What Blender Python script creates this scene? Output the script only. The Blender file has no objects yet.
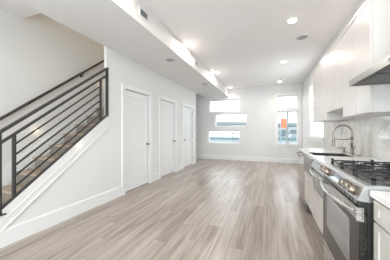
import bpy, bmesh, math, random
from mathutils import Vector, Matrix
random.seed(7)
C = bpy.context.scene
COL = C.collection

# ------------------------------------------------------------------ camera, world, sun, exposure
cam_data = bpy.data.cameras.new('camera')
cam_data.sensor_width = 36.0
cam_data.lens = 194.5 / 390 * 36.0
cam_data.shift_y = 1.1 / 390
cam_data.clip_start = 0.02
cam = bpy.data.objects.new('camera', cam_data)
COL.objects.link(cam)
cam.location = (0, 0, 1.225)
cam.rotation_euler = (math.pi / 2, 0, 0.366)
C.camera = cam

C.view_settings.view_transform = 'Standard'
C.view_settings.look = 'None'
C.view_settings.gamma = 1.0
C.view_settings.use_curve_mapping = False
C.view_settings.exposure = 0.66

world = bpy.data.worlds.new('overcast_sky')
world.use_nodes = True
C.world = world
bg = world.node_tree.nodes['Background']
bg.inputs[0].default_value = (0.90, 0.95, 1.0, 1)
bg.inputs[1].default_value = 2.6

def area_light(name, loc, rot, sx, sy, power, color):
    d = bpy.data.lights.new(name, 'AREA')
    d.shape = 'RECTANGLE'; d.size = sx; d.size_y = sy
    d.energy = power; d.color = color
    o = bpy.data.objects.new(name, d); COL.objects.link(o)
    o.location = loc; o.rotation_euler = rot
    return o
# soft fill light added behind the camera, outside the unseen glazed door
area_light('rear_fill_light', (-0.8, -2.45, 1.3), (math.pi / 2 + 0.14, 0, 0), 3.2, 2.3, 76, (0.86, 0.93, 1.0))

LAMP_POWER = 20.0
LAMP_COLOR = (1.0, 0.94, 0.875)

# ------------------------------------------------------------------ material helpers
def mat(name, color, rough=0.5, metal=0.0, spec=0.5, coat=0.0):
    m = bpy.data.materials.new(name); m.use_nodes = True
    b = m.node_tree.nodes['Principled BSDF']
    b.inputs['Base Color'].default_value = (*color, 1)
    b.inputs['Roughness'].default_value = rough
    b.inputs['Metallic'].default_value = metal
    b.inputs['Specular IOR Level'].default_value = spec
    b.inputs['Coat Weight'].default_value = coat
    return m
def N(m, t, **kw):
    n = m.node_tree.nodes.new(t)
    for k, v in kw.items(): setattr(n, k, v)
    return n
def L(m, a, b): m.node_tree.links.new(a, b)
def B(m): return m.node_tree.nodes['Principled BSDF']
def mathn(m, op, a, b=None):
    n = N(m, 'ShaderNodeMath', operation=op)
    for i, v in enumerate((a, b)):
        if v is None: continue
        if isinstance(v, (int, float)): n.inputs[i].default_value = v
        else: L(m, v, n.inputs[i])
    return n.outputs[0]
def coords(m, scale=(1, 1, 1)):
    tc = N(m, 'ShaderNodeTexCoord'); mp = N(m, 'ShaderNodeMapping')
    mp.inputs['Scale'].default_value = scale
    L(m, tc.outputs['Object'], mp.inputs['Vector'])
    return mp.outputs[0]
def noise(m, vec, scale, detail=4, rough=0.5, dist=0.0):
    n = N(m, 'ShaderNodeTexNoise')
    n.inputs['Scale'].default_value = scale; n.inputs['Detail'].default_value = detail
    n.inputs['Roughness'].default_value = rough; n.inputs['Distortion'].default_value = dist
    L(m, vec, n.inputs['Vector'])
    return n.outputs['Fac']
def ramp(m, fac, stops):
    r = N(m, 'ShaderNodeValToRGB')
    while len(r.color_ramp.elements) < len(stops): r.color_ramp.elements.new(0.5)
    for e, (p, c) in zip(r.color_ramp.elements, stops):
        e.position = p; e.color = (*c, 1)
    L(m, fac, r.inputs[0])
    return r.outputs[0]
def bump(m, fac, strength, dist=0.01):
    b = N(m, 'ShaderNodeBump')
    b.inputs['Strength'].default_value = strength; b.inputs['Distance'].default_value = dist
    L(m, fac, b.inputs['Height']); L(m, b.outputs[0], B(m).inputs['Normal'])

def painted(name, color, rough=0.6, grain=55, amount=0.03):
    m = mat(name, color, rough, spec=0.35)
    f = noise(m, coords(m), grain, 3)
    lo = tuple(c * (1 - amount) for c in color)
    L(m, ramp(m, f, [(0.3, lo), (0.7, color)]), B(m).inputs['Base Color'])
    bump(m, f, 0.04, 0.002)
    return m

M = {}
M['wall'] = painted('wall_paint', (0.80, 0.80, 0.795))
M['stairwall'] = painted('stair_wall_paint', (0.80, 0.785, 0.76))
M['ceiling'] = painted('ceiling_paint', (0.91, 0.88, 0.87), 0.8)
M['soffit'] = painted('soffit_paint', (0.82, 0.80, 0.785), 0.75)
M['trim'] = painted('trim_paint', (0.85, 0.85, 0.85), 0.35, 30, 0.015)
M['door'] = painted('door_paint', (0.84, 0.845, 0.85), 0.38, 30, 0.015)
M['cab'] = painted('cabinet_lacquer', (0.83, 0.815, 0.79), 0.16, 12, 0.02)
B(M['cab']).inputs['Coat Weight'].default_value = 0.35
B(M['cab']).inputs['Coat Roughness'].default_value = 0.12

# glossy white cabinet fronts with a faint vertical wood grain
def grained(name, base, low, rough):
    m = mat(name, base, rough, spec=0.5, coat=0.12)
    f = noise(m, coords(m, (40, 40, 0.6)), 1.6, 5, 0.6)
    L(m, ramp(m, f, [(0.25, low), (0.75, base)]), B(m).inputs['Base Color'])
    B(m).inputs['Coat Roughness'].default_value = 0.1
    return m
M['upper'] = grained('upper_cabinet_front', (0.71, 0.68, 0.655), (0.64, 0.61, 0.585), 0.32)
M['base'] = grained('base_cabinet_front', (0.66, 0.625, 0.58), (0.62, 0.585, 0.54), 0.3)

# light grey-brown plank floor, boards run away from the camera
def floor_mat():
    m = mat('plank_floor', (0.5, 0.45, 0.4), 0.30, spec=0.42)
    tc = N(m, 'ShaderNodeTexCoord'); sx = N(m, 'ShaderNodeSeparateXYZ')
    L(m, tc.outputs['Object'], sx.inputs[0])
    X, Y = sx.outputs[0], sx.outputs[1]
    W, LEN = 0.165, 1.5
    col = mathn(m, 'FLOOR', mathn(m, 'DIVIDE', X, W))
    wn = N(m, 'ShaderNodeTexWhiteNoise', noise_dimensions='1D'); L(m, col, wn.inputs['W'])
    yo = mathn(m, 'ADD', Y, mathn(m, 'MULTIPLY', wn.outputs['Value'], LEN * 3))
    row = mathn(m, 'FLOOR', mathn(m, 'DIVIDE', yo, LEN))
    cid = N(m, 'ShaderNodeCombineXYZ'); L(m, col, cid.inputs[0]); L(m, row, cid.inputs[1])
    wn2 = N(m, 'ShaderNodeTexWhiteNoise', noise_dimensions='2D'); L(m, cid.outputs[0], wn2.inputs['Vector'])
    # grain: stretched along Y and shifted per board
    cv = N(m, 'ShaderNodeCombineXYZ')
    L(m, mathn(m, 'MULTIPLY', X, 26), cv.inputs[0])
    L(m, mathn(m, 'MULTIPLY', yo, 1.1), cv.inputs[1])
    L(m, mathn(m, 'MULTIPLY', wn2.outputs['Value'], 37), cv.inputs[2])
    g = noise(m, cv.outputs[0], 1.0, 6, 0.62, 0.6)
    cv2 = N(m, 'ShaderNodeCombineXYZ')
    L(m, mathn(m, 'MULTIPLY', X, 10), cv2.inputs[0])
    L(m, mathn(m, 'MULTIPLY', yo, 0.8), cv2.inputs[1])
    L(m, mathn(m, 'MULTIPLY', wn2.outputs['Value'], 61), cv2.inputs[2])
    g2 = noise(m, cv2.outputs[0], 1.0, 3, 0.5, 0.8)
    t = mathn(m, 'ADD', mathn(m, 'MULTIPLY', g, 0.55),
              mathn(m, 'ADD', mathn(m, 'MULTIPLY', wn2.outputs['Value'], 0.13), mathn(m, 'MULTIPLY', g2, 0.48)))
    c = ramp(m, t, [(0.36, (0.205, 0.160, 0.132)), (0.50, (0.325, 0.270, 0.232)), (0.61, (0.420, 0.362, 0.320)), (0.76, (0.55, 0.495, 0.45))])
    fx = mathn(m, 'FRACT', mathn(m, 'DIVIDE', X, W)); fy = mathn(m, 'FRACT', mathn(m, 'DIVIDE', yo, LEN))
    gap = mathn(m, 'MAXIMUM', mathn(m, 'LESS_THAN', fx, 0.018), mathn(m, 'LESS_THAN', fy, 0.003))
    mx = N(m, 'ShaderNodeMix', data_type='RGBA')
    L(m, mathn(m, 'MULTIPLY', gap, 0.5), mx.inputs[0]); L(m, c, mx.inputs[6]); mx.inputs[7].default_value = (0.2, 0.16, 0.13, 1)
    L(m, mx.outputs[2], B(m).inputs['Base Color'])
    bump(m, mathn(m, 'SUBTRACT', mathn(m, 'MULTIPLY', g, 0.25), gap), 0.12, 0.003)
    return m
M['floor'] = floor_mat()

def wood(name, lo, hi, rough=0.4):
    m = mat(name, hi, rough)
    f = noise(m, coords(m, (30, 3, 30)), 1.0, 6, 0.6, 0.5)
    L(m, ramp(m, f, [(0.3, lo), (0.7, hi)]), B(m).inputs['Base Color'])
    return m
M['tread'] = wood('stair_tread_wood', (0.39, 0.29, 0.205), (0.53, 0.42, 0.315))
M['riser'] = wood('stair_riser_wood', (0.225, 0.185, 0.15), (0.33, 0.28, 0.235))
M['rail_wood'] = wood('handrail_dark_wood', (0.02, 0.014, 0.01), (0.05, 0.032, 0.024), 0.35)

def speckle(name, c, rough, metal, scale=80, amt=0.15):
    m = mat(name, c, rough, metal)
    f = noise(m, coords(m), scale, 3)
    L(m, ramp(m, f, [(0.3, tuple(x * (1 - amt) for x in c)), (0.7, c)]), B(m).inputs['Base Color'])
    return m
M['iron'] = speckle('dark_painted_metal', (0.045, 0.042, 0.042), 0.45, 0.0)
M['castiron'] = speckle('cast_iron', (0.022, 0.022, 0.024), 0.42, 0.0)
M['blackplastic'] = speckle('black_plastic', (0.015, 0.015, 0.016), 0.35, 0.0)
def brushed(name, c, rough, vec=(2, 2, 120)):
    m = mat(name, c, rough, 1.0)
    f = noise(m, coords(m, vec), 2.0, 3)
    L(m, ramp(m, f, [(0.3, tuple(x * 0.9 for x in c)), (0.7, c)]), B(m).inputs['Base Color'])
    mr = N(m, 'ShaderNodeMapRange'); L(m, f, mr.inputs[0])
    mr.inputs[3].default_value = rough * 0.8; mr.inputs[4].default_value = rough * 1.25
    L(m, mr.outputs[0], B(m).inputs['Roughness'])
    return m
M['steel'] = brushed('brushed_steel', (0.66, 0.655, 0.645), 0.26)
M['steel_light'] = brushed('light_brushed_steel', (0.80, 0.795, 0.785), 0.42)
M['panel_steel'] = brushed('control_panel_steel', (0.56, 0.56, 0.565), 0.34)
M['steel_mirror'] = brushed('polished_steel', (0.62, 0.60, 0.58), 0.12)
M['steel_dark'] = brushed('dark_steel', (0.20, 0.195, 0.19), 0.3)
M['hood'] = brushed('hood_steel', (0.42, 0.415, 0.41), 0.3, (2, 120, 2))
M['nickel'] = brushed('brushed_nickel', (0.36, 0.32, 0.285), 0.32)
M['knob_metal'] = brushed('satin_bronze_steel', (0.36, 0.30, 0.245), 0.38)
M['glass_dark'] = speckle('oven_glass', (0.44, 0.445, 0.45), 0.07, 0.8)
M['oven_frame'] = brushed('black_stainless', (0.085, 0.082, 0.08), 0.22)
M['basin'] = speckle('dark_basin', (0.06, 0.06, 0.06), 0.4, 0.0)
M['display'] = speckle('display_glass', (0.42, 0.46, 0.52), 0.08, 0.8)
M['plastic'] = painted('white_plastic', (0.80, 0.80, 0.79), 0.4, 40, 0.02)
M['grille'] = speckle('speaker_mesh', (0.50, 0.49, 0.49), 0.7, 0.0, 400, 0.3)
M['ventgrey'] = speckle('vent_interior', (0.30, 0.31, 0.32), 0.6, 0.0)
M['quartz'] = painted('white_quartz', (0.86, 0.85, 0.84), 0.18, 90, 0.04)

def marble():
    m = mat('marble_slab', (0.8, 0.8, 0.77), 0.12, coat=0.3)
    v = coords(m)
    n1 = noise(m, v, 3.4, 7, 0.62, 0.7)
    vein = mathn(m, 'ABSOLUTE', mathn(m, 'SUBTRACT', n1, 0.5))
    c1 = ramp(m, vein, [(0.0, (0.66, 0.645, 0.61)), (0.03, (0.77, 0.76, 0.73)), (0.10, (0.84, 0.835, 0.81))])
    n2 = noise(m, v, 5.5, 5, 0.6, 0.8)
    c2 = ramp(m, n2, [(0.3, (0.93, 0.925, 0.90)), (0.7, (1, 1, 1))])
    mx = N(m, 'ShaderNodeMix', data_type='RGBA', blend_type='MULTIPLY'); mx.inputs[0].default_value = 1.0
    L(m, c1, mx.inputs[6]); L(m, c2, mx.inputs[7]); L(m, mx.outputs[2], B(m).inputs['Base Color'])
    return m
M['marble'] = marble()

def glass():
    m = bpy.data.materials.new('window_glass'); m.use_nodes = True
    nt = m.node_tree; nt.nodes.remove(B(m)); out = nt.nodes['Material Output']
    t = N(m, 'ShaderNodeBsdfTransparent'); g = N(m, 'ShaderNodeBsdfGlossy'); fr = N(m, 'ShaderNodeLayerWeight'); mx = N(m, 'ShaderNodeMixShader')
    t.inputs[0].default_value = (0.96, 0.985, 0.98, 1); g.inputs['Roughness'].default_value = 0.02; fr.inputs[0].default_value = 0.5
    L(m, mathn(m, 'MULTIPLY', mathn(m, 'POWER', fr.outputs['Facing'], 5), 0.5), mx.inputs[0]); L(m, t.outputs[0], mx.inputs[1]); L(m, g.outputs[0], mx.inputs[2]); L(m, mx.outputs[0], out.inputs[0])
    return m
M['glass'] = glass()
def emit(name, col, s):
    m = mat(name, col, 0.5)
    B(m).inputs['Emission Color'].default_value = (*col, 1); B(m).inputs['Emission Strength'].default_value = s
    return m
M['lamp'] = emit('lamp_lens', (1.0, 0.90, 0.76), 9.0)
M['steplamp'] = emit('step_lamp_lens', (1.0, 0.80, 0.52), 3.0)
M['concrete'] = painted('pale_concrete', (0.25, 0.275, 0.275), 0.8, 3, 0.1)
M['concrete_dark'] = painted('dark_grey_paint', (0.15, 0.175, 0.19), 0.8, 3, 0.1)  # plain darker grey for deck, posts, openings and wheels
M['teal'] = painted('teal_paint', (0.12, 0.185, 0.195), 0.6, 5, 0.1)
M['asphalt'] = painted('pale_asphalt', (0.24, 0.265, 0.265), 0.9, 4, 0.12)
M['orange'] = painted('orange_vinyl', (0.60, 0.17, 0.085), 0.6, 5, 0.05)
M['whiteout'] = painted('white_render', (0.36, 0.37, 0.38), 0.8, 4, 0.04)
M['mullion'] = painted('pale_blue_grey_paint', (0.50, 0.58, 0.62), 0.5, 5, 0.05)
M['bluegrey'] = painted('blue_grey_paint', (0.22, 0.275, 0.31), 0.6, 5, 0.06)

# ------------------------------------------------------------------ mesh helpers (world coordinates)
ORG = {}
class MB:
    def __init__(s): s.bm = bmesh.new()
    def box(s, x0, x1, y0, y1, z0, z1, bev=0.0):
        r = bmesh.ops.create_cube(s.bm, size=1.0)
        bmesh.ops.scale(s.bm, vec=(abs(x1 - x0), abs(y1 - y0), abs(z1 - z0)), verts=r['verts'])
        bmesh.ops.translate(s.bm, vec=((x0 + x1) / 2, (y0 + y1) / 2, (z0 + z1) / 2), verts=r['verts'])
        if bev:
            es = list({e for v in r['verts'] for e in v.link_edges})
            bmesh.ops.bevel(s.bm, geom=es, offset=bev, segments=2, affect='EDGES')
        return s
    def prism(s, pts, axis, a0, a1):          # polygon in the two other axes (cyclic order) swept along axis
        def P(p, a):
            return {'x': (a, p[0], p[1]), 'y': (p[0], a, p[1]), 'z': (p[0], p[1], a)}[axis]
        v0 = [s.bm.verts.new(P(p, a0)) for p in pts]; v1 = [s.bm.verts.new(P(p, a1)) for p in pts]
        fs = [s.bm.faces.new(v0), s.bm.faces.new(list(reversed(v1)))]
        for i in range(len(pts)):
            j = (i + 1) % len(pts)
            fs.append(s.bm.faces.new((v0[j], v0[i], v1[i], v1[j])))
        bmesh.ops.recalc_face_normals(s.bm, faces=fs)
        return s
    def tube(s, pts, r, n=10, cap=True):
        pts = [Vector(p) for p in pts]; rings = []
        up = Vector((0, 0, 1))
        for i, p in enumerate(pts):
            d = (pts[min(i + 1, len(pts) - 1)] - pts[max(i - 1, 0)]).normalized()
            ref = up if abs(d.dot(up)) < 0.95 else Vector((0, 1, 0))
            if i == 0: a = d.cross(ref).normalized()
            else: a = (a - d * a.dot(d)).normalized()
            b = d.cross(a)
            rr = r[i] if isinstance(r, (list, tuple)) else r
            rings.append([s.bm.verts.new(p + (a * math.cos(2 * math.pi * k / n) + b * math.sin(2 * math.pi * k / n)) * rr) for k in range(n)])
        fs = []
        for q, w in zip(rings, rings[1:]):
            for k in range(n):
                f = s.bm.faces.new((q[k], q[(k + 1) % n], w[(k + 1) % n], w[k])); f.smooth = True; fs.append(f)
        if cap: fs += [s.bm.faces.new(list(reversed(rings[0]))), s.bm.faces.new(rings[-1])]
        bmesh.ops.recalc_face_normals(s.bm, faces=fs)
        return s
    def bar(s, p0, p1, w, h):                  # rectangular bar in a plane x = const
        p0, p1 = Vector(p0), Vector(p1); d = (p1 - p0).normalized()
        side = Vector((1, 0, 0)) if abs(d.x) < 0.9 else Vector((0, 1, 0))
        up = d.cross(side).normalized(); side = up.cross(d).normalized()
        c = [(-1, -1), (1, -1), (1, 1), (-1, 1)]
        v0 = [s.bm.verts.new(p0 + side * a * w / 2 + up * b * h / 2) for a, b in c]
        v1 = [s.bm.verts.new(p1 + side * a * w / 2 + up * b * h / 2) for a, b in c]
        fs = [s.bm.faces.new(v0), s.bm.faces.new(v1[::-1])]
        for i in range(4):
            j = (i + 1) % 4; fs.append(s.bm.faces.new((v0[i], v0[j], v1[j], v1[i])))
        bmesh.ops.recalc_face_normals(s.bm, faces=fs)
        return s
    def lathe(s, prof, c, axis='z', n=20):     # profile of (radius, height along axis)
        rings = []; c = Vector(c)
        for r, hgt in prof:
            ring = []
            for k in range(n):
                a = 2 * math.pi * k / n; u, v = math.cos(a) * r, math.sin(a) * r
                ring.append(s.bm.verts.new(c + Vector({'z': (u, v, hgt), 'x': (hgt, u, v), 'y': (u, hgt, v)}[axis])))
            rings.append(ring)
        fs = []
        for q, w in zip(rings, rings[1:]):
            for k in range(n):
                f = s.bm.faces.new((q[k], q[(k + 1) % n], w[(k + 1) % n], w[k])); f.smooth = True; fs.append(f)
        fs += [s.bm.faces.new(rings[0]), s.bm.faces.new(rings[-1])]
        bmesh.ops.recalc_face_normals(s.bm, faces=fs)
        return s
    def build(s, name, m, parent=None):
        vs = s.bm.verts
        if parent is None:
            lo = [min(v.co[i] for v in vs) for i in range(3)]; hi = [max(v.co[i] for v in vs) for i in range(3)]
            o_ = Vector(((lo[0] + hi[0]) / 2, (lo[1] + hi[1]) / 2, lo[2]))
        else: o_ = ORG[parent.name]
        bmesh.ops.translate(s.bm, vec=-o_, verts=list(vs))
        me = bpy.data.meshes.new(name); s.bm.to_mesh(me); s.bm.free()
        me.materials.append(m if not isinstance(m, str) else M[m])
        o = bpy.data.objects.new(name, me); COL.objects.link(o)
        if parent is None: o.location = o_
        else: o.parent = parent
        ORG[o.name] = o_
        return o
def tag(o, label=None, cat=None, group=None, kind=None):
    for k, v in (('label', label), ('category', cat), ('group', group), ('kind', kind)):
        if v: o[k] = v
    return o
def thing(name, loc, label, cat, group=None, kind=None):
    o = bpy.data.objects.new(name, None); COL.objects.link(o)
    o.location = loc; o.empty_display_size = 0.1
    ORG[o.name] = Vector(loc)
    return tag(o, label, cat, group, kind)
def struct(o, label, cat): return tag(o, label, cat, None, 'structure')

# ------------------------------------------------------------------ the room shell
XL, XR, YF, YB, ZC, ZS = -2.637, 1.143, 8.22, -2.2, 3.0, 2.68
XST = -3.62                                   # wall behind the stairs
SX = -1.634                                   # face of the dropped soffit
fl = MB().box(XST - .12, XR + .12, YB - .12, YF + .12, -0.15, 0.0).build('floor', 'floor')
struct(fl, 'light grey-brown wood plank floor running through the open room', 'floor')

m = MB()
m.box(XL, XR + .12, YB - .12, YF + .12, ZC, ZC + .2)
m.box(XST - .12, XL, YB - .12, 1.9, ZC, ZC + .2)
m.box(XST - .12, XL, 5.4, YF + .12, ZC, ZC + .2)
struct(m.build('ceiling', 'ceiling'), 'flat white ceiling with recessed lights over the open room', 'ceiling')
struct(MB().box(XL, SX, YB, YF, ZS, ZC).build('ceiling_beam', 'soffit'), 'long dropped white soffit running above the wall of three doors', 'soffit')

# far wall with its five window openings
W = {1: (-2.49, -1.135, 2.04, 2.575), 2: (-2.218, -0.864, 1.42, 1.965), 3: (-2.536, -1.147, 0.70, 1.25),
     4: (0.271, 1.016, 2.10, 2.60), 5: (0.271, 1.016, 0.68, 2.0)}
def wall_with_holes(mb, holes, a0, a1, z0, z1, mk):
    us = sorted({a0, a1, *[h[0] for h in holes], *[h[1] for h in holes]})
    zs = sorted({z0, z1, *[h[2] for h in holes], *[h[3] for h in holes]})
    for i in range(len(us) - 1):
        run = None
        for j in range(len(zs) - 1):
            cu, cz = (us[i] + us[i + 1]) / 2, (zs[j] + zs[j + 1]) / 2
            solid = not any(h[0] < cu < h[1] and h[2] < cz < h[3] for h in holes)
            if solid: run = (run[0], zs[j + 1]) if run else (zs[j], zs[j + 1])
            if run and (not solid or j == len(zs) - 2):
                mk(mb, us[i], us[i + 1], *run); run = None
    bmesh.ops.remove_doubles(mb.bm, verts=list(mb.bm.verts), dist=1e-5)
    return mb
m = wall_with_holes(MB(), list(W.values()), XST - .12, XR + .12, 0, ZC, lambda b, u0, u1, z0, z1: b.box(u0, u1, YF, YF + .18, z0, z1))
struct(m.build('wall_far', 'wall'), 'white end wall with stacked windows and one tall window', 'wall')
WS = (5.12, 6.74, 1.07, 2.60)
m = wall_with_holes(MB(), [WS], YB, YF, 0, ZC, lambda b, u0, u1, z0, z1: b.box(XR, XR + .16, u0, u1, z0, z1))
struct(m.build('wall_right', 'wall'), 'white wall behind the kitchen run', 'wall')
WR = (-2.4, 0.7, 0.06, 2.45)
m = wall_with_holes(MB(), [WR], XST - .12, XR + .12, 0, ZC, lambda b, u0, u1, z0, z1: b.box(u0, u1, YB - .16, YB, z0, z1))
struct(m.build('wall_rear', 'wall'), 'white wall with an added wide glazed opening opposite the end wall', 'wall')

# wall of doors, continued by the sloping half wall under the railing
SL = 0.765                                    # slope of the stairs
def cap_z(y): return 1.475 - SL * (2.60 - y)
DOORS = [(3.06, 3.87), (4.40, 5.21), (5.82, 6.63)]
DH = 2.045
m = wall_with_holes(MB(), [(a - .012, b + .012, -0.01, DH + .012) for a, b in DOORS], 2.60, 6.99, 0, ZC,
                    lambda b, u0, u1, z0, z1: b.box(XL - .06, XL, u0, u1, max(z0, 0), z1))
m.prism([(2.60, 0), (2.60, cap_z(2.60)), (2.6 - 1.475 / SL, 0)], 'x', XL - .035, XL)
m.box(XST, XL - .06, 6.87, 6.99, 0, ZC)
struct(m.build('wall_left', 'wall'), 'white wall with three doors and a sloping half wall along the stairs', 'wall')
m = MB()
m.box(XST - .12, XST, YB, YF, 0, ZC)
m.box(XST - .12, XST, 1.78, 5.52, ZC, 5.6)
m.box(XST, XL + .0, 1.78, 1.9, ZC + .2, 5.6)
m.box(XST, XL, 5.4, 5.52, ZC + .2, 5.6)
m.box(XL, XL + .12, 1.78, 5.52, ZC + .2, 5.6)
m.box(XST - .12, XL + .12, 1.78, 5.52, 5.6, 5.7)
struct(m.build('wall_stairs', 'stairwall'), 'pale beige wall behind the staircase rising into the stairwell', 'wall')

# baseboards and mouldings
BH = 0.185
def bb_x(mb, x, y0, y1, s=1):                 # board on a wall x = const, thickness towards +s
    mb.prism([(x, 0), (x + s * .016, 0), (x + s * .016, BH - .02), (x + s * .009, BH), (x, BH)], 'y', y0, y1)
m = MB()
ys = [0.90, DOORS[0][0] - .1, DOORS[0][1] + .1, DOORS[1][0] - .1, DOORS[1][1] + .1, DOORS[2][0] - .1, DOORS[2][1] + .1, 6.99]
for i in range(0, 8, 2): bb_x(m, XL, ys[i], ys[i + 1])
struct(m.build('baseboard_left', 'trim'), 'white baseboard along the wall of doors', 'baseboard')
m = MB().prism([(YF, 0), (YF - .016, 0), (YF - .016, BH - .02), (YF - .009, BH), (YF, BH)], 'x', XST, XR)
struct(m.build('baseboard_far', 'trim'), 'white baseboard along the end wall', 'baseboard')
m = MB(); bb_x(m, XR, 4.2, YF - .02, -1)
struct(m.build('baseboard_right', 'trim'), 'white baseboard under the side window', 'baseboard')
# stringer board with a bead, following the slope of the half wall
def slope_band(mb, y0, y1, up, dn, x0, x1):
    mb.prism([(y0, cap_z(y0) - dn), (y1, cap_z(y1) - dn), (y1, cap_z(y1) - up), (y0, cap_z(y0) - up)], 'x', x0, x1)
m = MB(); slope_band(m, 0.98, 2.62, 0.0, 0.215, XL, XL + .014)
slope_band(m, 0.90, 2.62, 0.105, 0.125, XL + .014, XL + .020)
slope_band(m, 0.98, 2.62, 0.200, 0.215, XL + .014, XL + .022)
slope_band(m, 0.80, 2.60, -0.006, 0.0, XL - .035, XL + .016)
struct(m.build('trim_1', 'wall'), 'white sloping stringer board along the half wall below the railing', 'trim')
# skirt board on the stair side wall
def nz(y): return 0.612 + 0.7669 * (y - 1.763)
m = MB().prism([(1.05, max(0, nz(1.05) - .28)), (4.2, nz(4.2) - .28), (4.2, nz(4.2) + .14), (1.05, nz(1.05) + .14)], 'x', XST, XST + .016)
struct(m.build('trim_2', 'trim'), 'white sloping skirt board on the stair wall', 'trim')

# doors
for i, (a, b) in enumerate(DOORS):
    xf = XL - .022
    m = MB(); st, pd = .105, .012
    m.box(xf - .035, xf - pd, a, b, .018, DH)                       # core
    m.box(xf - pd, xf, a, a + st, .018, DH); m.box(xf - pd, xf, b - st, b, .018, DH)
    m.box(xf - pd, xf, a + st, b - st, .018, .23); m.box(xf - pd, xf, a + st, b - st, DH - .115, DH)
    d = m.build('door_%d' % (i + 1), 'door')
    struct(d, ['white one-panel door beside the stairs', 'white one-panel door between two other doors', 'white one-panel door closest to the end wall'][i], 'door')
    c = MB(); w = .088
    c.box(XL, XL + .02, a - w - .01, a - .010, 0, DH + .010 + w); c.box(XL, XL + .02, b + .010, b + w + .01, 0, DH + .010 + w)
    c.box(XL, XL + .02, a - .010, b + .010, DH + .010, DH + .010 + w)
    c.box(XL + .02, XL + .026, a - w - .01, a - w + .008, 0, DH + .010 + w); c.box(XL + .02, XL + .026, b + w - .008, b + w + .01, 0, DH + .010 + w)
    c.box(XL + .02, XL + .026, a - w + .008, b + w - .008, DH + w - .008, DH + .010 + w)
    c.build('door_frame', 'trim', d)
    hinge_low = i < 2                          # hinge side: nearer edge on the first two, far edge on the third
    ky = b - .06 if hinge_low else a + .06
    k = MB()
    k.lathe([(.030, 0), (.030, .006), (.022, .009)], (xf, ky, .93), 'x', 20)
    k.lathe([(.010, .008), (.010, .032), (.024, .040), (.0285, .052), (.025, .066), (.012, .071)], (xf, ky, .93), 'x', 20)
    k.build('door_knob', 'nickel', d)
    hy = a - .005 if hinge_low else b + .005
    for hz in (.27, 1.05, 1.83):
        h = MB().box(xf + .0005, xf + .004, hy - .006, hy + .016, hz - .045, hz + .045)
        h.tube([(xf + .012, hy, hz - .048), (xf + .012, hy, hz + .048)], .006, 8)
        h.build('hinge', 'nickel', d)

# windows
def window(n, x0, x1, z0, z1, label, mull=None, y=YF, rear=False):
    f = MB(); t = .045; ya, yb = y + .07, y + .12
    f.box(x0, x0 + t, ya, yb, z0, z1); f.box(x1 - t, x1, ya, yb, z0, z1)
    f.box(x0 + t, x1 - t, ya, yb, z0, z0 + t); f.box(x0 + t, x1 - t, ya, yb, z1 - t, z1)
    o = f.build('window_%d' % n, 'trim'); struct(o, label, 'window')
    MB().box(x0 + t, x1 - t, ya + .02, ya + .03, z0 + t, z1 - t).build('pane', 'glass', o)
    if mull:
        for q in mull: MB().box(q - .035, q + .035, ya - .004, yb, z0 + t, z1 - t).build('mullion', 'mullion', o)
    return o
window(1, *W[1], 'wide low window, topmost of the three stacked in the end wall')
window(2, *W[2], 'wide low window in the middle of the three stacked openings')
window(3, *W[3], 'wide low window, lowest of the three stacked in the end wall')
window(4, *W[4], 'short transom window above the tall end wall window')
w5 = window(5, *W[5], 'tall two-pane window in the end wall near the kitchen', [0.645])
s = MB().box(.17, 1.125, YF - .05, YF + .07, .645, .68, .004).box(.20, 1.095, YF - .018, YF, .56, .645)
s.build('window_sill', 'trim', w5)
c = MB()
c.box(.271 - .075, .271, YF - .018, YF, .68, 2.685); c.box(1.016, 1.091, YF - .018, YF, .68, 2.685)
c.box(.19, 1.10, YF - .022, YF, 2.60, 2.70); c.box(.271, 1.016, YF - .018, YF, 2.0, 2.10)
c.build('window_trim', 'trim', w5)
# side window
f = MB(); t = .04; xa, xb = XR + .006, XR + .028
y0, y1, z0, z1 = WS
f.box(xa, xb, y0, y0 + t, z0, z1).box(xa, xb, y1 - t, y1, z0, z1).box(xa, xb, y0 + t, y1 - t, z0, z0 + t).box(xa, xb, y0 + t, y1 - t, z1 - t, z1)
f.box(xa, xb, y0 + t, y1 - t, 2.02, 2.06)
o = f.build('window_6', 'trim'); struct(o, 'white framed side window past the upper cabinets', 'window')
MB().box(xa + .008, xa + .014, y0 + t, y1 - t, z0 + t, 2.02).box(xa + .008, xa + .014, y0 + t, y1 - t, 2.06, z1 - t).build('pane', 'glass', o)
MB().box(XR - .05, XR + .004, y0 - .11, y1 + .11, z0 - .035, z0, .004).box(XR - .018, XR, y0 - .08, y1 + .08, z0 - .12, z0 - .035).build('window_sill', 'trim', o)
MB().box(XR - .018, XR, y0 - .085, y0, z0, z1 + .09).box(XR - .018, XR, y1, y1 + .085, z0, z1 + .09).box(XR - .018, XR, y0, y1, z1, z1 + .09).build('window_trim', 'trim', o)
# unseen glazed opening opposite, added to let light in
f = MB(); x0, x1, z0, z1 = WR
for q in (x0, (x0 + x1) / 2 - .03, x1 - .06): f.box(q, q + .06, YB - .12, YB - .06, z0, z1)
f.box(x0, x1, YB - .118, YB - .062, z0, z0 + .06).box(x0, x1, YB - .118, YB - .062, z1 - .06, z1)
o = f.build('door_4', 'trim'); struct(o, 'unseen wide glazed sliding door added facing the end wall', 'door')
MB().box(x0 + .06, x1 - .06, YB - .095, YB - .085, z0 + .06, z1 - .06).build('pane', 'glass', o)

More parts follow.
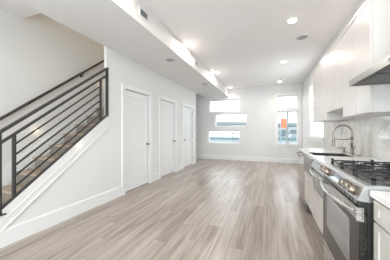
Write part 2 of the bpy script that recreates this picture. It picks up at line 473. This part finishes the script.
# ------------------------------------------------------------------ staircase
RUN, RISE = 0.2447, 0.188
st = thing('staircase', (-3.1, 1.0, 0), 'grey-brown wooden stair flight rising behind the dark metal railing', 'stairs')
XA, XB = XST + .018, XL - .037
zs_ = [.612 + RISE * k for k in range(-3, 10)]
ysn = [1.763 + RUN * k for k in range(-3, 10)]
for k, (yn, zt) in enumerate(zip(ysn, zs_)):
    t = MB()
    pts = [(yn, zt - .030), (yn + RUN + .035, zt - .030), (yn + RUN + .035, zt), (yn + .010, zt), (yn + .002, zt - .006), (yn, zt - .015)]
    xb = XB if yn + RUN + .04 < 2.59 else XL - .062
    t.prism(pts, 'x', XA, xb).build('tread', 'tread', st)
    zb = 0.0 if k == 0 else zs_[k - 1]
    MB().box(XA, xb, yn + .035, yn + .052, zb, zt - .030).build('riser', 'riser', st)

# dark metal guard railing
rl = thing('stair_railing', (-2.615, 1.165, .36), 'dark metal railing with parallel sloping bars on the half wall', 'railing')
RX = XL - .004
def rz(y, off): return 1.500 - SL * (2.616 - y) + off
SP = 0.117
YP, YQ, YI, YJ = 1.165, 2.612, 1.293, 2.476
MB().bar((RX, YP - .02, rz(YP - .02, SP * 7)), (RX, YQ + .012, rz(YQ + .012, SP * 7)), .045, .030).build('top_rail', 'iron', rl)
MB().bar((RX, YP + .012, rz(YP + .012, SP * 6)), (RX, YQ - .012, rz(YQ - .012, SP * 6)), .030, .026).build('second_rail', 'iron', rl)
MB().bar((RX, YP + .012, rz(YP + .012, 0)), (RX, YQ - .012, rz(YQ - .012, 0)), .035, .030).build('bottom_rail', 'iron', rl)
for k in range(1, 6):
    MB().bar((RX, YI + .008, rz(YI + .008, SP * k)), (RX, YJ - .008, rz(YJ - .008, SP * k)), .016, .017).build('bar', 'iron', rl)
for y, top in ((YP, SP * 7 - .008), (YQ, SP * 7 - .008)):
    MB().box(RX - .02, RX + .02, y - .016, y + .016, rz(y, 0) - (.035 if y == YP else .015), rz(y, top)).build('post', 'iron', rl)
for y in (YI, YJ):
    MB().box(RX - .016, RX + .016, y - .014, y + .014, rz(y, .010), rz(y, SP * 6 - .008)).build('inner_post', 'iron', rl)
MB().box(RX - .04, RX + .04, YP - .045, YP + .045, rz(YP, 0) - .047, rz(YP, 0) - .035).build('base_plate', 'iron', rl)

# round handrail on the stair wall
HX = XST + .075
def hz_(y): return 1.396 + .785 * (y - 1.577)
hr = thing('handrail', (XST, 2.4, 1.5), 'slim dark wooden handrail fixed to the beige stair wall', 'handrail')
MB().tube([(HX, .75, hz_(.75)), (HX, 4.0, hz_(4.0))], .021, 12).build('rail', 'rail_wood', hr)
for y in (1.10, 2.896, 3.7):
    b = MB().lathe([(.03, 0), (.03, .006), (.012, .010)], (XST, y, hz_(y) - .075), 'x', 14)
    b.tube([(XST + .008, y, hz_(y) - .075), (XST + .05, y, hz_(y) - .068), (HX, y, hz_(y) - .045), (HX, y, hz_(y) - .018)], .008, 8)
    b.build('bracket', 'iron', hr)

# step lights
def step_light(p, label, s=1):
    o = thing('step_light', p, label, 'light', 'step lights')
    x, y, z = p
    MB().lathe([(.034 * s, 0), (.034 * s, .006), (.026 * s, .008)], (x, y, z), 'x', 18).build('trim_ring', 'plastic', o)
    MB().lathe([(.024 * s, .008), (.024 * s, .012)], (x, y, z), 'x', 18).build('lens', 'steplamp', o)
    d = bpy.data.lights.new('step_lamp', 'POINT'); d.energy = 0.12 * s ** 4; d.color = (1.0, .80, .52); d.shadow_soft_size = .03
    l = bpy.data.objects.new('step_lamp', d); COL.objects.link(l); l.parent = o; l.location = (.05, 0, 0)
step_light((XST, 2.07, 1.235), 'round glowing step light on the stair wall by the lower treads')
step_light((XST, 3.40, 2.31), 'round glowing step light high on the stair wall by the end post')
step_light((XL + .014, 2.075, cap_z(2.075) - .055), 'tiny warm step light on the white stringer under the railing', .8)

# ------------------------------------------------------------------ ceiling fittings
def recessed(x, y, label, ZC=ZC, power=1.0, cone=178, blend=.12, color=LAMP_COLOR):
    o = thing('recessed_light', (x, y, ZC), label, 'light', 'recessed ceiling lights')
    MB().lathe([(.062, -.001), (.064, -.009), (.086, -.006), (.090, 0)], (x, y, ZC), 'z', 28).build('trim_ring', 'plastic', o)
    MB().lathe([(.060, -.0095), (.058, -.016), (.040, -.024), (.010, -.027)], (x, y, ZC), 'z', 28).build('lens', 'lamp', o)
    d = bpy.data.lights.new('can_lamp', 'SPOT'); d.energy = LAMP_POWER * power; d.color = color
    d.spot_size = math.radians(cone); d.spot_blend = blend; d.shadow_soft_size = .075
    l = bpy.data.objects.new('can_lamp', d); COL.objects.link(l); l.parent = o; l.location = (0, 0, -.03)
for y, lb in ((3.66, 'recessed light beside the soffit, first before the two deeper in the room'), (5.73, 'recessed light beside the soffit, middle one of its row'),
              (7.89, 'recessed light beside the soffit end, close to the end wall')):
    recessed(-1.48, y, lb, cone=178 if y < 7 else 140, blend=.12 if y < 7 else 1.0, power=1.1 if y < 7 else .9, color=LAMP_COLOR if y < 7 else (1.0, .90, .79))
for y, lb in ((3.47, 'recessed light near the cabinets, largest and brightest on the ceiling'), (5.45, 'recessed light near the cabinets, middle one of its row'),
              (7.59, 'recessed light near the cabinets, close to the tall end window')):
    recessed(.345, y, lb, cone=178 if y < 7 else 140, blend=.12 if y < 7 else 1.0, power=.80 if y < 7 else 1.5, color=(1.0, .91, .82) if y < 7 else (1.0, .90, .79))
for x in (-1.48, .345):
    for y in (1.45, -.6): recessed(x, y, 'unseen recessed light added overhead, before the first pair in view', power=1.45 if x < 0 else .95)  # unseen lamps extending both rows, added to brighten the near room
for y in (2.7, 4.4): recessed(-3.12, y, 'unseen recessed light added high in the stairwell', 5.6, power=1.3, color=(1.0, .83, .62))  # unseen lamps added to brighten the stair wall

def speaker(x, y, z, r, label):
    o = thing('ceiling_speaker', (x, y, z), label, 'speaker', 'ceiling speakers')
    MB().lathe([(r, 0), (r, -.006), (r - .012, -.009)], (x, y, z), 'z', 28).build('rim', 'plastic', o)
    MB().lathe([(r - .012, -.0091), (r - .014, -.0115)], (x, y, z), 'z', 28).build('mesh_cover', 'grille', o)
speaker(.572, 4.15, ZC, .105, 'round grey speaker in the flat ceiling by the cabinets')
speaker(-1.889, 3.51, ZS, .10, 'round grey speaker under the soffit, above the first two doors')
speaker(-1.862, 5.72, ZS, .10, 'round grey speaker under the soffit by the last door')
o = thing('smoke_detector', (.444, 7.27, ZC), 'small round smoke detector on the ceiling by the end wall', 'smoke detector')
MB().lathe([(.06, 0), (.06, -.02), (.045, -.034)], (.444, 7.27, ZC), 'z', 24).build('housing', 'plastic', o)
MB().lathe([(.018, -.0345), (.015, -.040)], (.444, 7.27, ZC), 'z', 16).build('sensor', 'ventgrey', o)
o = thing('sprinkler', (.42, 7.9, ZC), 'small sprinkler disc on the ceiling close to the end wall', 'sprinkler')
MB().lathe([(.035, 0), (.035, -.006), (.012, -.008), (.012, -.025), (.02, -.026), (.02, -.029)], (.42, 7.9, ZC), 'z', 18).build('disc', 'plastic', o)

def vent(y, w, label):
    z0, z1 = 2.785, 2.905
    o = thing('air_vent', (SX, y, z0), label, 'vent', 'air vents on the soffit')
    f = MB(); t = .018
    f.box(SX, SX + .008, y - w / 2, y + w / 2, z0, z0 + t).box(SX, SX + .008, y - w / 2, y + w / 2, z1 - t, z1)
    f.box(SX, SX + .008, y - w / 2, y - w / 2 + t, z0 + t, z1 - t).box(SX, SX + .008, y + w / 2 - t, y + w / 2, z0 + t, z1 - t)
    f.build('frame', 'plastic', o)
    MB().box(SX + .0005, SX + .002, y - w / 2 + t, y + w / 2 - t, z0 + t, z1 - t).build('backing', 'ventgrey', o)
    s = MB()
    for k in range(5):
        zz = z0 + t + .012 + k * .0165
        s.prism([(SX + .002, zz), (SX + .009, zz - .006), (SX + .009, zz - .003), (SX + .002, zz + .003)], 'y', y - w / 2 + t, y + w / 2 - t)
    s.build('slats', 'ventgrey', o)
vent(2.27, .20, 'grey slatted air vent on the soffit face, above the first door')
vent(4.33, .17, 'small slatted air vent on the soffit face between two recessed lights')

# outlets
def outlet(name, p, axis, s, label):
    o = thing(name, p, label, 'outlet'); x, y, z = p
    if axis == 'y':
        MB().box(x - .036, x + .036, y - .006, y, z, z + .115, .003).build('cover_plate', 'plastic', o)
        for q in (.03, .07): MB().box(x - .014, x + .014, y - .008, y - .006, z + q, z + q + .022).build('socket', 'trim', o)
    else:
        MB().box(x - .006, x, y - .036, y + .036, z, z + .115, .003).build('cover_plate', 'plastic', o)
        for q in (.03, .07): MB().box(x - .008, x - .006, y - .014, y + .014, z + q, z + q + .022).build('socket', 'trim', o)
outlet('wall_outlet', (-.87, YF, .43), 'y', -1, 'white wall outlet low on the end wall between the windows')
outlet('wall_outlet', (XR - .012, 3.95, 1.14), 'x', -1, 'white outlet plate on the marble behind the faucet')

# ------------------------------------------------------------------ kitchen
CX, FX = .492, .505                            # counter edge, cabinet fronts
CT, CB = .915, .882
# marble backsplash
bs = MB().box(XR - .0125, XR - .0005, -.6, 4.41, CT, 1.384).build('backsplash', 'marble')
tag(bs, 'veined white marble backsplash behind the faucet and range', 'backsplash')

def counter(mb, y0, y1): mb.box(CX, XR - .014, y0, y1, CB, CT)
m = MB()
HX0, HX1, HY0, HY1 = .528, .955, 2.86, 3.27
m.box(CX, XR - .014, HY1, 4.05, CB, CT).box(CX, XR - .014, 2.07, HY0, CB, CT).box(CX, HX0, HY0, HY1, CB, CT).box(HX1, XR - .014, HY0, HY1, CB, CT)
bmesh.ops.remove_doubles(m.bm, verts=list(m.bm.verts), dist=1e-5)
tag(m.build('countertop', 'quartz'), 'white quartz countertop around the sink beyond the range', 'countertop')
tag(MB().box(CX, XR - .014, -.6, 1.285, CB, CT, .003).build('countertop', 'quartz'), 'white quartz countertop before the range', 'countertop')

TK = .21
def carcass(root, y0, y1, ztop=CB - .002, x=FX + .02):
    b = MB(); xb = XR - .016
    b.box(x, xb, y0, y0 + .018, TK, ztop).box(x, xb, y1 - .018, y1, TK, ztop)
    b.box(x, xb, y0 + .018, y1 - .018, TK, TK + .018).box(xb - .01, xb, y0 + .018, y1 - .018, TK + .018, ztop)
    b.build('body', 'base', root)
    MB().box(x + .06, x + .075, y0, y1, 0, TK).build('toe_kick', 'base', root)

# drawers before the range
o = thing('base_cabinet', (.8, .9, 0), 'white drawer cabinet beside the range, under the closest counter', 'cabinet')
carcass(o, .55, 1.272)
for z0, z1 in ((.765, CB - .012), (.49, .757), (TK, .482)):
    d = MB().box(FX + .004, FX + .019, .556, 1.270, z0, z1, .002)
    fr = .012
    d.box(FX - .002, FX + .004, .556, 1.270, z1 - .03, z1 - .001).box(FX - .002, FX + .004, .556, 1.270, z0 + .001, z0 + .03)
    d.box(FX - .002, FX + .004, .556, .600, z0 + .03, z1 - .03).box(FX - .002, FX + .004, 1.226, 1.270, z0 + .03, z1 - .03)
    d.build('drawer', 'base', o)
o = thing('base_cabinet', (.8, 0, 0), 'white drawer cabinet under the closest counter, second from the range', 'cabinet')
carcass(o, -.6, .546)
for z0, z1 in ((.765, CB - .012), (.49, .757), (TK, .482)):
    MB().box(FX, FX + .019, -.596, .544, z0, z1, .002).build('drawer', 'base', o)

# gas range
RY0, RY1 = 1.300, 2.058
rg = thing('gas_range', (.78, 1.68, 0), 'stainless gas range with black grates and a glass oven door', 'range')
MB().box(.492, 1.125, RY0, RY1, .06, .845).build('body', 'steel_dark', rg)
MB().box(.56, 1.10, RY0 + .02, RY1 - .02, 0, .06).build('base', 'blackplastic', rg)
d = MB().prism([(.470, .845), (.442, .850), (.472, .926), (.486, .932), (1.125, .932), (1.125, .845)], 'y', RY0 - .004, RY1 + .004)
d.build('control_panel', 'panel_steel', rg)
tn = Vector((.472 - .442, 0, .926 - .850)).normalized(); nn = Vector((-tn.z, 0, tn.x))     # slanted face: along and outward
def face(t): return Vector((.442, 0, .850)) + tn * t
q = [face(.016), face(.064)]
disp = MB().prism([(q[0].x, q[0].z), (q[1].x, q[1].z), (q[1].x + nn.x * .003, q[1].z + nn.z * .003), (q[0].x + nn.x * .003, q[0].z + nn.z * .003)], 'y', 1.60, 1.80)
disp.build('display', 'display', rg)
for y in (1.36, 1.435, 1.51, 1.875, 1.94, 2.005):
    c = face(.040) + Vector((0, y, 0)); k = MB()
    k.tube([c + nn * .001, c + nn * .006], .030, 18)
    k.tube([c + nn * .006, c + nn * .014, c + nn * .034, c + nn * .038], [.0245, .0255, .023, .020], 18)
    kn = k.build('knob', 'knob_metal', rg)
    MB().tube([c + nn * .038 + tn * .004, c + nn * .041 + tn * .018], .0028, 6).build('pointer', 'steel_dark', kn)
# vent strip between panel and door
v = MB().box(.458, .4915, RY0, RY1, .811, .8445); vs = v.build('vent_strip', 'blackplastic', rg)
for k in range(15): MB().box(.452, .458, RY0 + .05 + k * .045, RY0 + .072 + k * .045, .818, .843).build('louver', 'hood', vs)
# oven door
dy0, dy1, dz0, dz1 = RY0 + .002, RY1 - .002, .272, .808
d = MB().box(.452, .490, dy0, dy1, dz0, .735).box(.452, .490, dy0, dy1, .735, dz1)
door = d.build('oven_door', 'oven_frame', rg)
MB().box(.449, .4519, dy0 + .001, dy1 - .001, .738, dz1 - .001).build('top_band', 'steel', door)
MB().box(.4495, .4519, dy0 + .13, dy1 - .13, .425, .700).build('oven_window', 'glass_dark', door)
sl = MB()
for k in range(16): sl.box(.470, .478, dy0 - .0015, dy0 + .002, .29 + k * .028, .302 + k * .028)
sl.build('side_vent', 'blackplastic', door)
e = MB().box(.440, .472, dy0 - .006, dy0, .738, .812); pl = e.build('end_plate', 'steel', door)
e = MB()
for k in range(6): e.box(.462, .468, dy0 - .0072, dy0 - .006, .744 + k * .011, .750 + k * .011)
e.build('plate_slots', 'steel_dark', pl)
hp = [(.443 - .052 * math.sin(math.pi * (i / 16.0)) ** .7, dy0 + .03 + (dy1 - dy0 - .06) * i / 16.0, .780) for i in range(17)]
hb = MB()
pts = [Vector(p) for p in hp]
hb.tube(pts, .0125, 12).build('handle', 'steel', door)
MB().box(.456, .490, dy0, dy1, .075, .265, .004).build('storage_drawer', 'steel', rg)
# cooktop, burners and grates
MB().box(.503, 1.115, RY0 + .002, RY1 - .002, .9325, .936).build('cooktop', 'steel', rg)
for x, y, r in ((.665, 1.44, .046), (.665, 1.92, .040), (.94, 1.44, .036), (.94, 1.92, .046), (.80, 1.68, .052)):
    b = MB().lathe([(r + .022, 0), (r + .020, .006), (r, .008), (r, .014)], (x, y, .936), 'z', 20)
    bo = b.build('burner', 'steel_dark', rg)
    MB().lathe([(r, .014), (r + .004, .017), (r, .022), (r * .7, .024)], (x, y, .936), 'z', 20).build('burner_cap', 'castiron', bo)
gw = (RY1 - RY0 - .004) / 3
for k in range(3):
    y0 = RY0 + .002 + gw * k + .003; y1 = y0 + gw - .006; z = .971; hb_ = .010
    g = MB(); x0, x1 = .512, 1.105; ym = (y0 + y1) / 2
    for yy in (y0 + .006, y1 - .006): g.box(x0, x1, yy - .006, yy + .006, z - hb_, z)
    for xx in (x0 + .006, .80, x1 - .006): g.box(xx - .006, xx + .006, y0 + .012, y1 - .012, z - hb_, z)
    for xc, r_ in ((.672, .028), (.94, .028)):                     # fingers that reach in over each burner
        for dx in (-1, 1):
            g.prism([(ym - .006, z - hb_), (ym + .006, z - hb_), (ym + .006, z + .003), (ym - .006, z + .003)], 'x',
                    min(xc + dx * r_, xc + dx * .12), max(xc + dx * r_, xc + dx * .12))
        for sy, ye in ((-1, y0 + .012), (1, y1 - .012)):
            g.box(xc - .005, xc + .005, min(ye, ym + sy * r_), max(ye, ym + sy * r_), z - hb_, z + .003)
    for xx in (x0 + .008, .80, x1 - .008):
        for yy in (y0 + .008, y1 - .008): g.box(xx - .008, xx + .008, yy - .008, yy + .008, .936, z + .014)
    g.build('grate', 'castiron', rg)

# cabinet with microwave drawer
o = thing('base_cabinet', (.8, 2.37, 0), 'white base cabinet holding the microwave drawer', 'cabinet')
MB().box(FX + .02, XR - .016, 2.072, 2.09, TK, CB - .002).box(FX + .02, XR - .016, 2.65, 2.668, TK, CB - .002).box(FX + .02, XR - .016, 2.09, 2.65, TK, TK + .018).box(FX + .02, XR - .016, 2.09, 2.65, .515, .533).build('body', 'base', o)
MB().box(FX + .08, FX + .095, 2.072, 2.668, 0, TK).build('toe_kick', 'base', o)
MB().box(FX - .015, FX + .019, 2.074, 2.666, TK, .535, .002).build('drawer', 'base', o)
mw = thing('microwave_drawer', (.75, 2.37, .54), 'stainless microwave drawer under the counter beside the range', 'microwave')
MB().box(.51, 1.0, 2.096, 2.644, .54, .872).build('body', 'steel_dark', mw)
MB().prism([(.51, .800), (.462, .806), (.484, .878), (.51, .878)], 'y', 2.066, 2.672).build('control_panel', 'hood', mw)
md = MB().box(.470, .508, 2.076, 2.664, .543, .785).build('front', 'steel_light', mw)
MB().box(.467, .4699, 2.15, 2.585, .585, .735).build('glass_panel', 'glass_dark', md)
MB().box(.474, .509, 2.076, 2.664, .786, .799).build('gap_strip', 'blackplastic', mw)
pts = [(.468 - .045 * math.sin(math.pi * (i / 14.0)) ** .7, 2.09 + .56 * i / 14.0, .772) for i in range(15)]
MB().tube(pts, .011, 12).build('handle', 'steel', md)

# sink base, apron sink
o = thing('base_cabinet', (.8, 3.0, 0), 'white sink base cabinet under the steel apron sink', 'cabinet')
carcass(o, 2.715, 3.300, .64)
MB().box(FX - .015, FX + .019, 2.72, 3.006, TK, .648, .002).build('door', 'base', o)
MB().box(FX - .015, FX + .019, 3.010, 3.297, TK, .648, .002).build('door', 'base', o)
sk = thing('kitchen_sink', (.74, 3.0, .66), 'stainless apron-front sink let into the white counter', 'sink')
b = MB(); z0, z1 = .68, CT - .002; tt = .008; g_ = .0015
sx0, sx1, sy0, sy1 = HX0 + g_, HX1 - g_, HY0 + g_, HY1 - g_
b.box(sx0, sx1, sy0, sy1, z0 - tt, z0)
b.box(sx0, sx0 + tt, sy0, sy1, z0, z1).box(sx1 - tt, sx1, sy0, sy1, z0, z1)
b.box(sx0 + tt, sx1 - tt, sy0, sy0 + tt, z0, z1).box(sx0 + tt, sx1 - tt, sy1 - tt, sy1, z0, z1)
b.build('basin', 'basin', sk)
MB().box(.478, .515, 2.725, 3.300, .656, .8815, .006).build('apron', 'hood', sk)
MB().lathe([(.042, 0), (.042, .004), (.030, .005)], (.745, 3.03, z0), 'z', 18).build('drain', 'nickel', sk)

# dishwasher
dw = thing('dishwasher', (.8, 3.65, 0), 'polished stainless dishwasher at the end of the counter', 'dishwasher')
MB().box(.52, 1.1, 3.315, 3.995, .02, CB - .002).build('body', 'steel_dark', dw)
dd = MB().box(.490, .518, 3.312, 3.998, .12, CB - .006, .003).build('door', 'steel_mirror', dw)
h = MB().tube([(.440, 3.37, .845), (.440, 3.94, .845)], .010, 12)
for y in (3.43, 3.88): h.tube([(.440, y, .845), (.489, y, .845)], .007, 8)
h.build('handle', 'steel_dark', dd)
MB().box(.50, .52, 4.00, 4.018, 0, CB - .002).box(.52, XR - .016, 4.00, 4.018, 0, CB - .002).build('end_panel', 'base', dw)

# faucet
fc = thing('kitchen_faucet', (1.035, 3.20, CT), 'tall brushed nickel spring faucet standing behind the sink', 'faucet')
bx, by = 1.035, 3.20
MB().lathe([(.030, 0), (.030, .006), (.024, .012), (.022, .075), (.018, .085), (.0145, .09)], (bx, by, CT), 'z', 20).build('base', 'nickel', fc)
MB().tube([(bx, by, CT + .085), (bx, by, CT + .235)], .014, 14).build('stem', 'nickel', fc)
R = .105; arc = [(bx, by, CT + .23)]
for i in range(13):
    a = math.pi * i / 12
    arc.append((bx - R + R * math.cos(a), by, CT + .285 + R * math.sin(a)))
arc.append((bx - 2 * R, by, CT + .20))
def resample(pts, step):
    out = []; pts = [Vector(p) for p in pts]
    for p, q in zip(pts, pts[1:]):
        n = max(1, int((q - p).length / step))
        out += [p.lerp(q, i / n) for i in range(n)]
    return out + [pts[-1]]
rs = resample(arc, .004)
MB().tube(rs, [.0125 if i % 2 else .0095 for i in range(len(rs))], 10).build('spring_neck', 'nickel', fc)
MB().lathe([(.013, .20), (.017, .19), (.018, .13), (.021, .115), (.021, .10), (.017, .098)][::-1], (bx - 2 * R, by, CT), 'z', 16).build('spray_head', 'nickel', fc)
MB().tube([(bx, by, CT + .20), (bx - 2 * R + .015, by, CT + .20)], .007, 8).lathe([(.019, .19), (.019, .21)], (bx, by, CT), 'z', 14).build('docking_arm', 'nickel', fc)
MB().tube([(bx, by - .018, CT + .045), (bx, by - .045, CT + .047)], .013, 12).tube([(bx, by - .04, CT + .047), (bx + .006, by - .055, CT + .075), (bx + .012, by - .075, CT + .125)], [.008, .007, .005], 8).build('lever', 'nickel', fc)
so = thing('soap_dispenser', (1.02, 3.44, CT), 'small brushed nickel soap pump on the counter beside the faucet', 'soap dispenser')
MB().lathe([(.019, 0), (.019, .012), (.012, .016), (.012, .045), (.015, .05), (.015, .066), (.010, .07)], (1.02, 3.44, CT), 'z', 16).build('pump', 'nickel', so)
MB().tube([(1.02, 3.44, CT + .062), (.96, 3.44, CT + .066), (.935, 3.44, CT + .058)], .006, 8).build('spout', 'nickel', so)
ab = thing('air_switch', (1.04, 3.00, CT), 'small dark disposal button set in the counter by the faucet', 'switch')
MB().lathe([(.020, 0), (.020, .004), (.014, .006)], (1.04, 3.0, CT), 'z', 16).build('collar', 'nickel', ab)
MB().lathe([(.013, .0061), (.013, .011)], (1.04, 3.0, CT), 'z', 16).build('button', 'nickel', ab)

# upper cabinets
UX = .80
def upper(y0, y1, zb, doors, label):
    o = thing('upper_cabinet', (.97, (y0 + y1) / 2, zb), label, 'cabinet', 'white upper cabinets')
    MB().box(UX + .02, XR - .014 if zb < 1.38 else XR - .001, y0, y1, zb, 2.343).build('body', 'upper', o)
    n = len(doors) - 1
    for a, b in zip(doors, doors[1:]):
        MB().box(UX, UX + .019, a + .0015, b - .0015, zb + .002, 2.341, .002).build('door', 'upper', o)
    MB().prism([(UX + .005, 2.345), (UX - .004, 2.345), (UX - .010, 2.362), (UX - .010, 2.372), (XR - .002, 2.372), (XR - .002, 2.345)], 'y', y0, y1).build('crown_molding', 'upper', o)
    return o
upper(2.080, 2.742, 1.386, [2.080, 2.37, 2.742], 'glossy white upper cabinet beside the range hood')
upper(2.745, 3.428, 1.500, [2.745, 3.085, 3.428], 'shorter white upper cabinet above the faucet')
upper(3.431, 4.410, 1.395, [3.431, 3.76, 4.085, 4.410], 'white upper cabinet closest to the side window')

# range hood
hd = thing('range_hood', (.9, 1.68, 1.61), 'stainless canopy range hood above the gas range', 'range hood')
hx, hz0 = .646, 1.612; hy0, hy1 = 1.302, 2.062
m = MB()
m.box(hx, hx + .006, hy0, hy1, hz0, hz0 + .05).box(hx + .006, XR - .014, hy0, hy0 + .006, hz0, hz0 + .05).box(hx + .006, XR - .014, hy1 - .006, hy1, hz0, hz0 + .05)
m.build('canopy_rim', 'hood', hd)
m = MB()
v0 = [m.bm.verts.new(p) for p in ((hx, hy0, hz0 + .05), (XR - .014, hy0, hz0 + .05), (XR - .014, hy1, hz0 + .05), (hx, hy1, hz0 + .05))]
v1 = [m.bm.verts.new(p) for p in ((.90, 1.55, 1.74), (XR - .014, 1.55, 1.74), (XR - .014, 1.81, 1.74), (.90, 1.81, 1.74))]
fs = [m.bm.faces.new(v0), m.bm.faces.new(v1)] + [m.bm.faces.new((v0[i], v0[(i + 1) % 4], v1[(i + 1) % 4], v1[i])) for i in range(4)]
bmesh.ops.recalc_face_normals(m.bm, faces=fs)
m.build('canopy', 'steel', hd)
MB().box(.902, XR - .014, 1.552, 1.808, 1.74, 2.98).build('chimney', 'steel', hd)
for k in range(2):
    y0 = hy0 + .02 + k * .365
    f = MB().box(hx + .04, XR - .05, y0, y0 + .355, hz0 + .012, hz0 + .022)
    for j in range(20): f.box(hx + .06 + j * .019, hx + .073 + j * .019, y0 + .02, y0 + .335, hz0 + .006, hz0 + .012)
    f.build('filter', 'steel_dark', hd)
m = MB()
for k in range(4): m.lathe([(.008, 0), (.008, -.003)], (hx, 1.36 + k * .03, hz0 + .025), 'x', 10)
m.build('button', 'steel_dark', hd)

# ------------------------------------------------------------------ outside the windows
struct(MB().box(-40, 40, YF + .2, 80, -1.4, -1.2).build('street', 'asphalt'), 'pale street outside the windows', 'street')
def slab(mb, p0, p1, z0, z1, w):
    p0, p1 = Vector((*p0, 0)), Vector((*p1, 0)); d = (p1 - p0).normalized(); n = Vector((-d.y, d.x, 0)) * w / 2
    mb.prism([((p0 + n).x, (p0 + n).y), ((p1 + n).x, (p1 + n).y), ((p1 - n).x, (p1 - n).y), ((p0 - n).x, (p0 - n).y)], 'z', z0, z1)
    return mb
ov = thing('overpass', (-8, 27, -1.2), 'pale elevated road crossing beyond the stacked windows', 'overpass')
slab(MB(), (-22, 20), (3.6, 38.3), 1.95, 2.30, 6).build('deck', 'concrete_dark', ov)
slab(MB(), (-20.3, 17.7), (5.2, 35.95), 2.30, 2.62, .3).build('parapet', 'concrete', ov)
for p in ((-18, 22.9), (-1.2, 34.9)): MB().box(p[0] - .5, p[0] + .5, p[1] - .5, p[1] + .5, -1.2, 1.95).build('pier', 'concrete', ov)
fw = thing('street_barrier', (-5, 17, -1.2), 'long low barrier with teal rail along the street outside', 'barrier')
MB().box(-16, 2, 17, 17.25, -1.2, .45).build('wall_panel', 'whiteout', fw)
MB().box(-16, 2, 16.93, 17.0, .47, .70).build('rail', 'teal', fw)
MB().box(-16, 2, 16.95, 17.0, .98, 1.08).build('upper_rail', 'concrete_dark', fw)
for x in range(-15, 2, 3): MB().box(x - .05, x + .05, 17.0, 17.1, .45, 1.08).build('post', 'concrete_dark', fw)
bn = thing('street_banner', (.9, 14.0, -1.2), 'orange vertical banner on a pole outside the tall window', 'banner')
MB().tube([(.69, 14, -1.2), (.69, 14, 2.35)], .03, 10).build('pole', 'bluegrey', bn)
m = MB(); n = 9
m.prism([(.72 + .30 * i / 8, 14.0 + .025 * math.sin(i * 1.3)) for i in range(9)] + [(.72 + .30 * i / 8, 14.012 + .025 * math.sin(i * 1.3)) for i in range(8, -1, -1)], 'z', 1.42, 2.05)
m.build('cloth', 'orange', bn)
bl = thing('warehouse', (4, 45, -1.2), 'low pale warehouse across the street behind the tall window', 'building')
MB().box(-1, 7, 44, 52, -1.2, 2.4).build('wall_block', 'whiteout', bl)
MB().box(-1.2, 7.2, 43.8, 52.2, 2.4, 2.8).build('roof_band', 'bluegrey', bl)
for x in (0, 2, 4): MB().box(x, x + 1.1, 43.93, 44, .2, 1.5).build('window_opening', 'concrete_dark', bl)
vn = thing('delivery_van', (2.0, 24, -1.2), 'white van parked across the street behind the tall window', 'van')
MB().prism([(1.5, -.8), (3.6, -.8), (3.6, .95), (2.2, .95), (1.9, .30), (1.5, .15)], 'y', 23, 25).build('body', 'whiteout', vn)
MB().prism([(2.02, .34), (2.6, .34), (2.6, .80), (2.26, .80)], 'y', 22.98, 23.0).build('side_window', 'bluegrey', vn)
for x in (1.95, 3.15): MB().lathe([(.4, 0), (.4, .22)], (x, 22.95, -.8), 'y', 18).build('wheel', 'concrete_dark', vn)
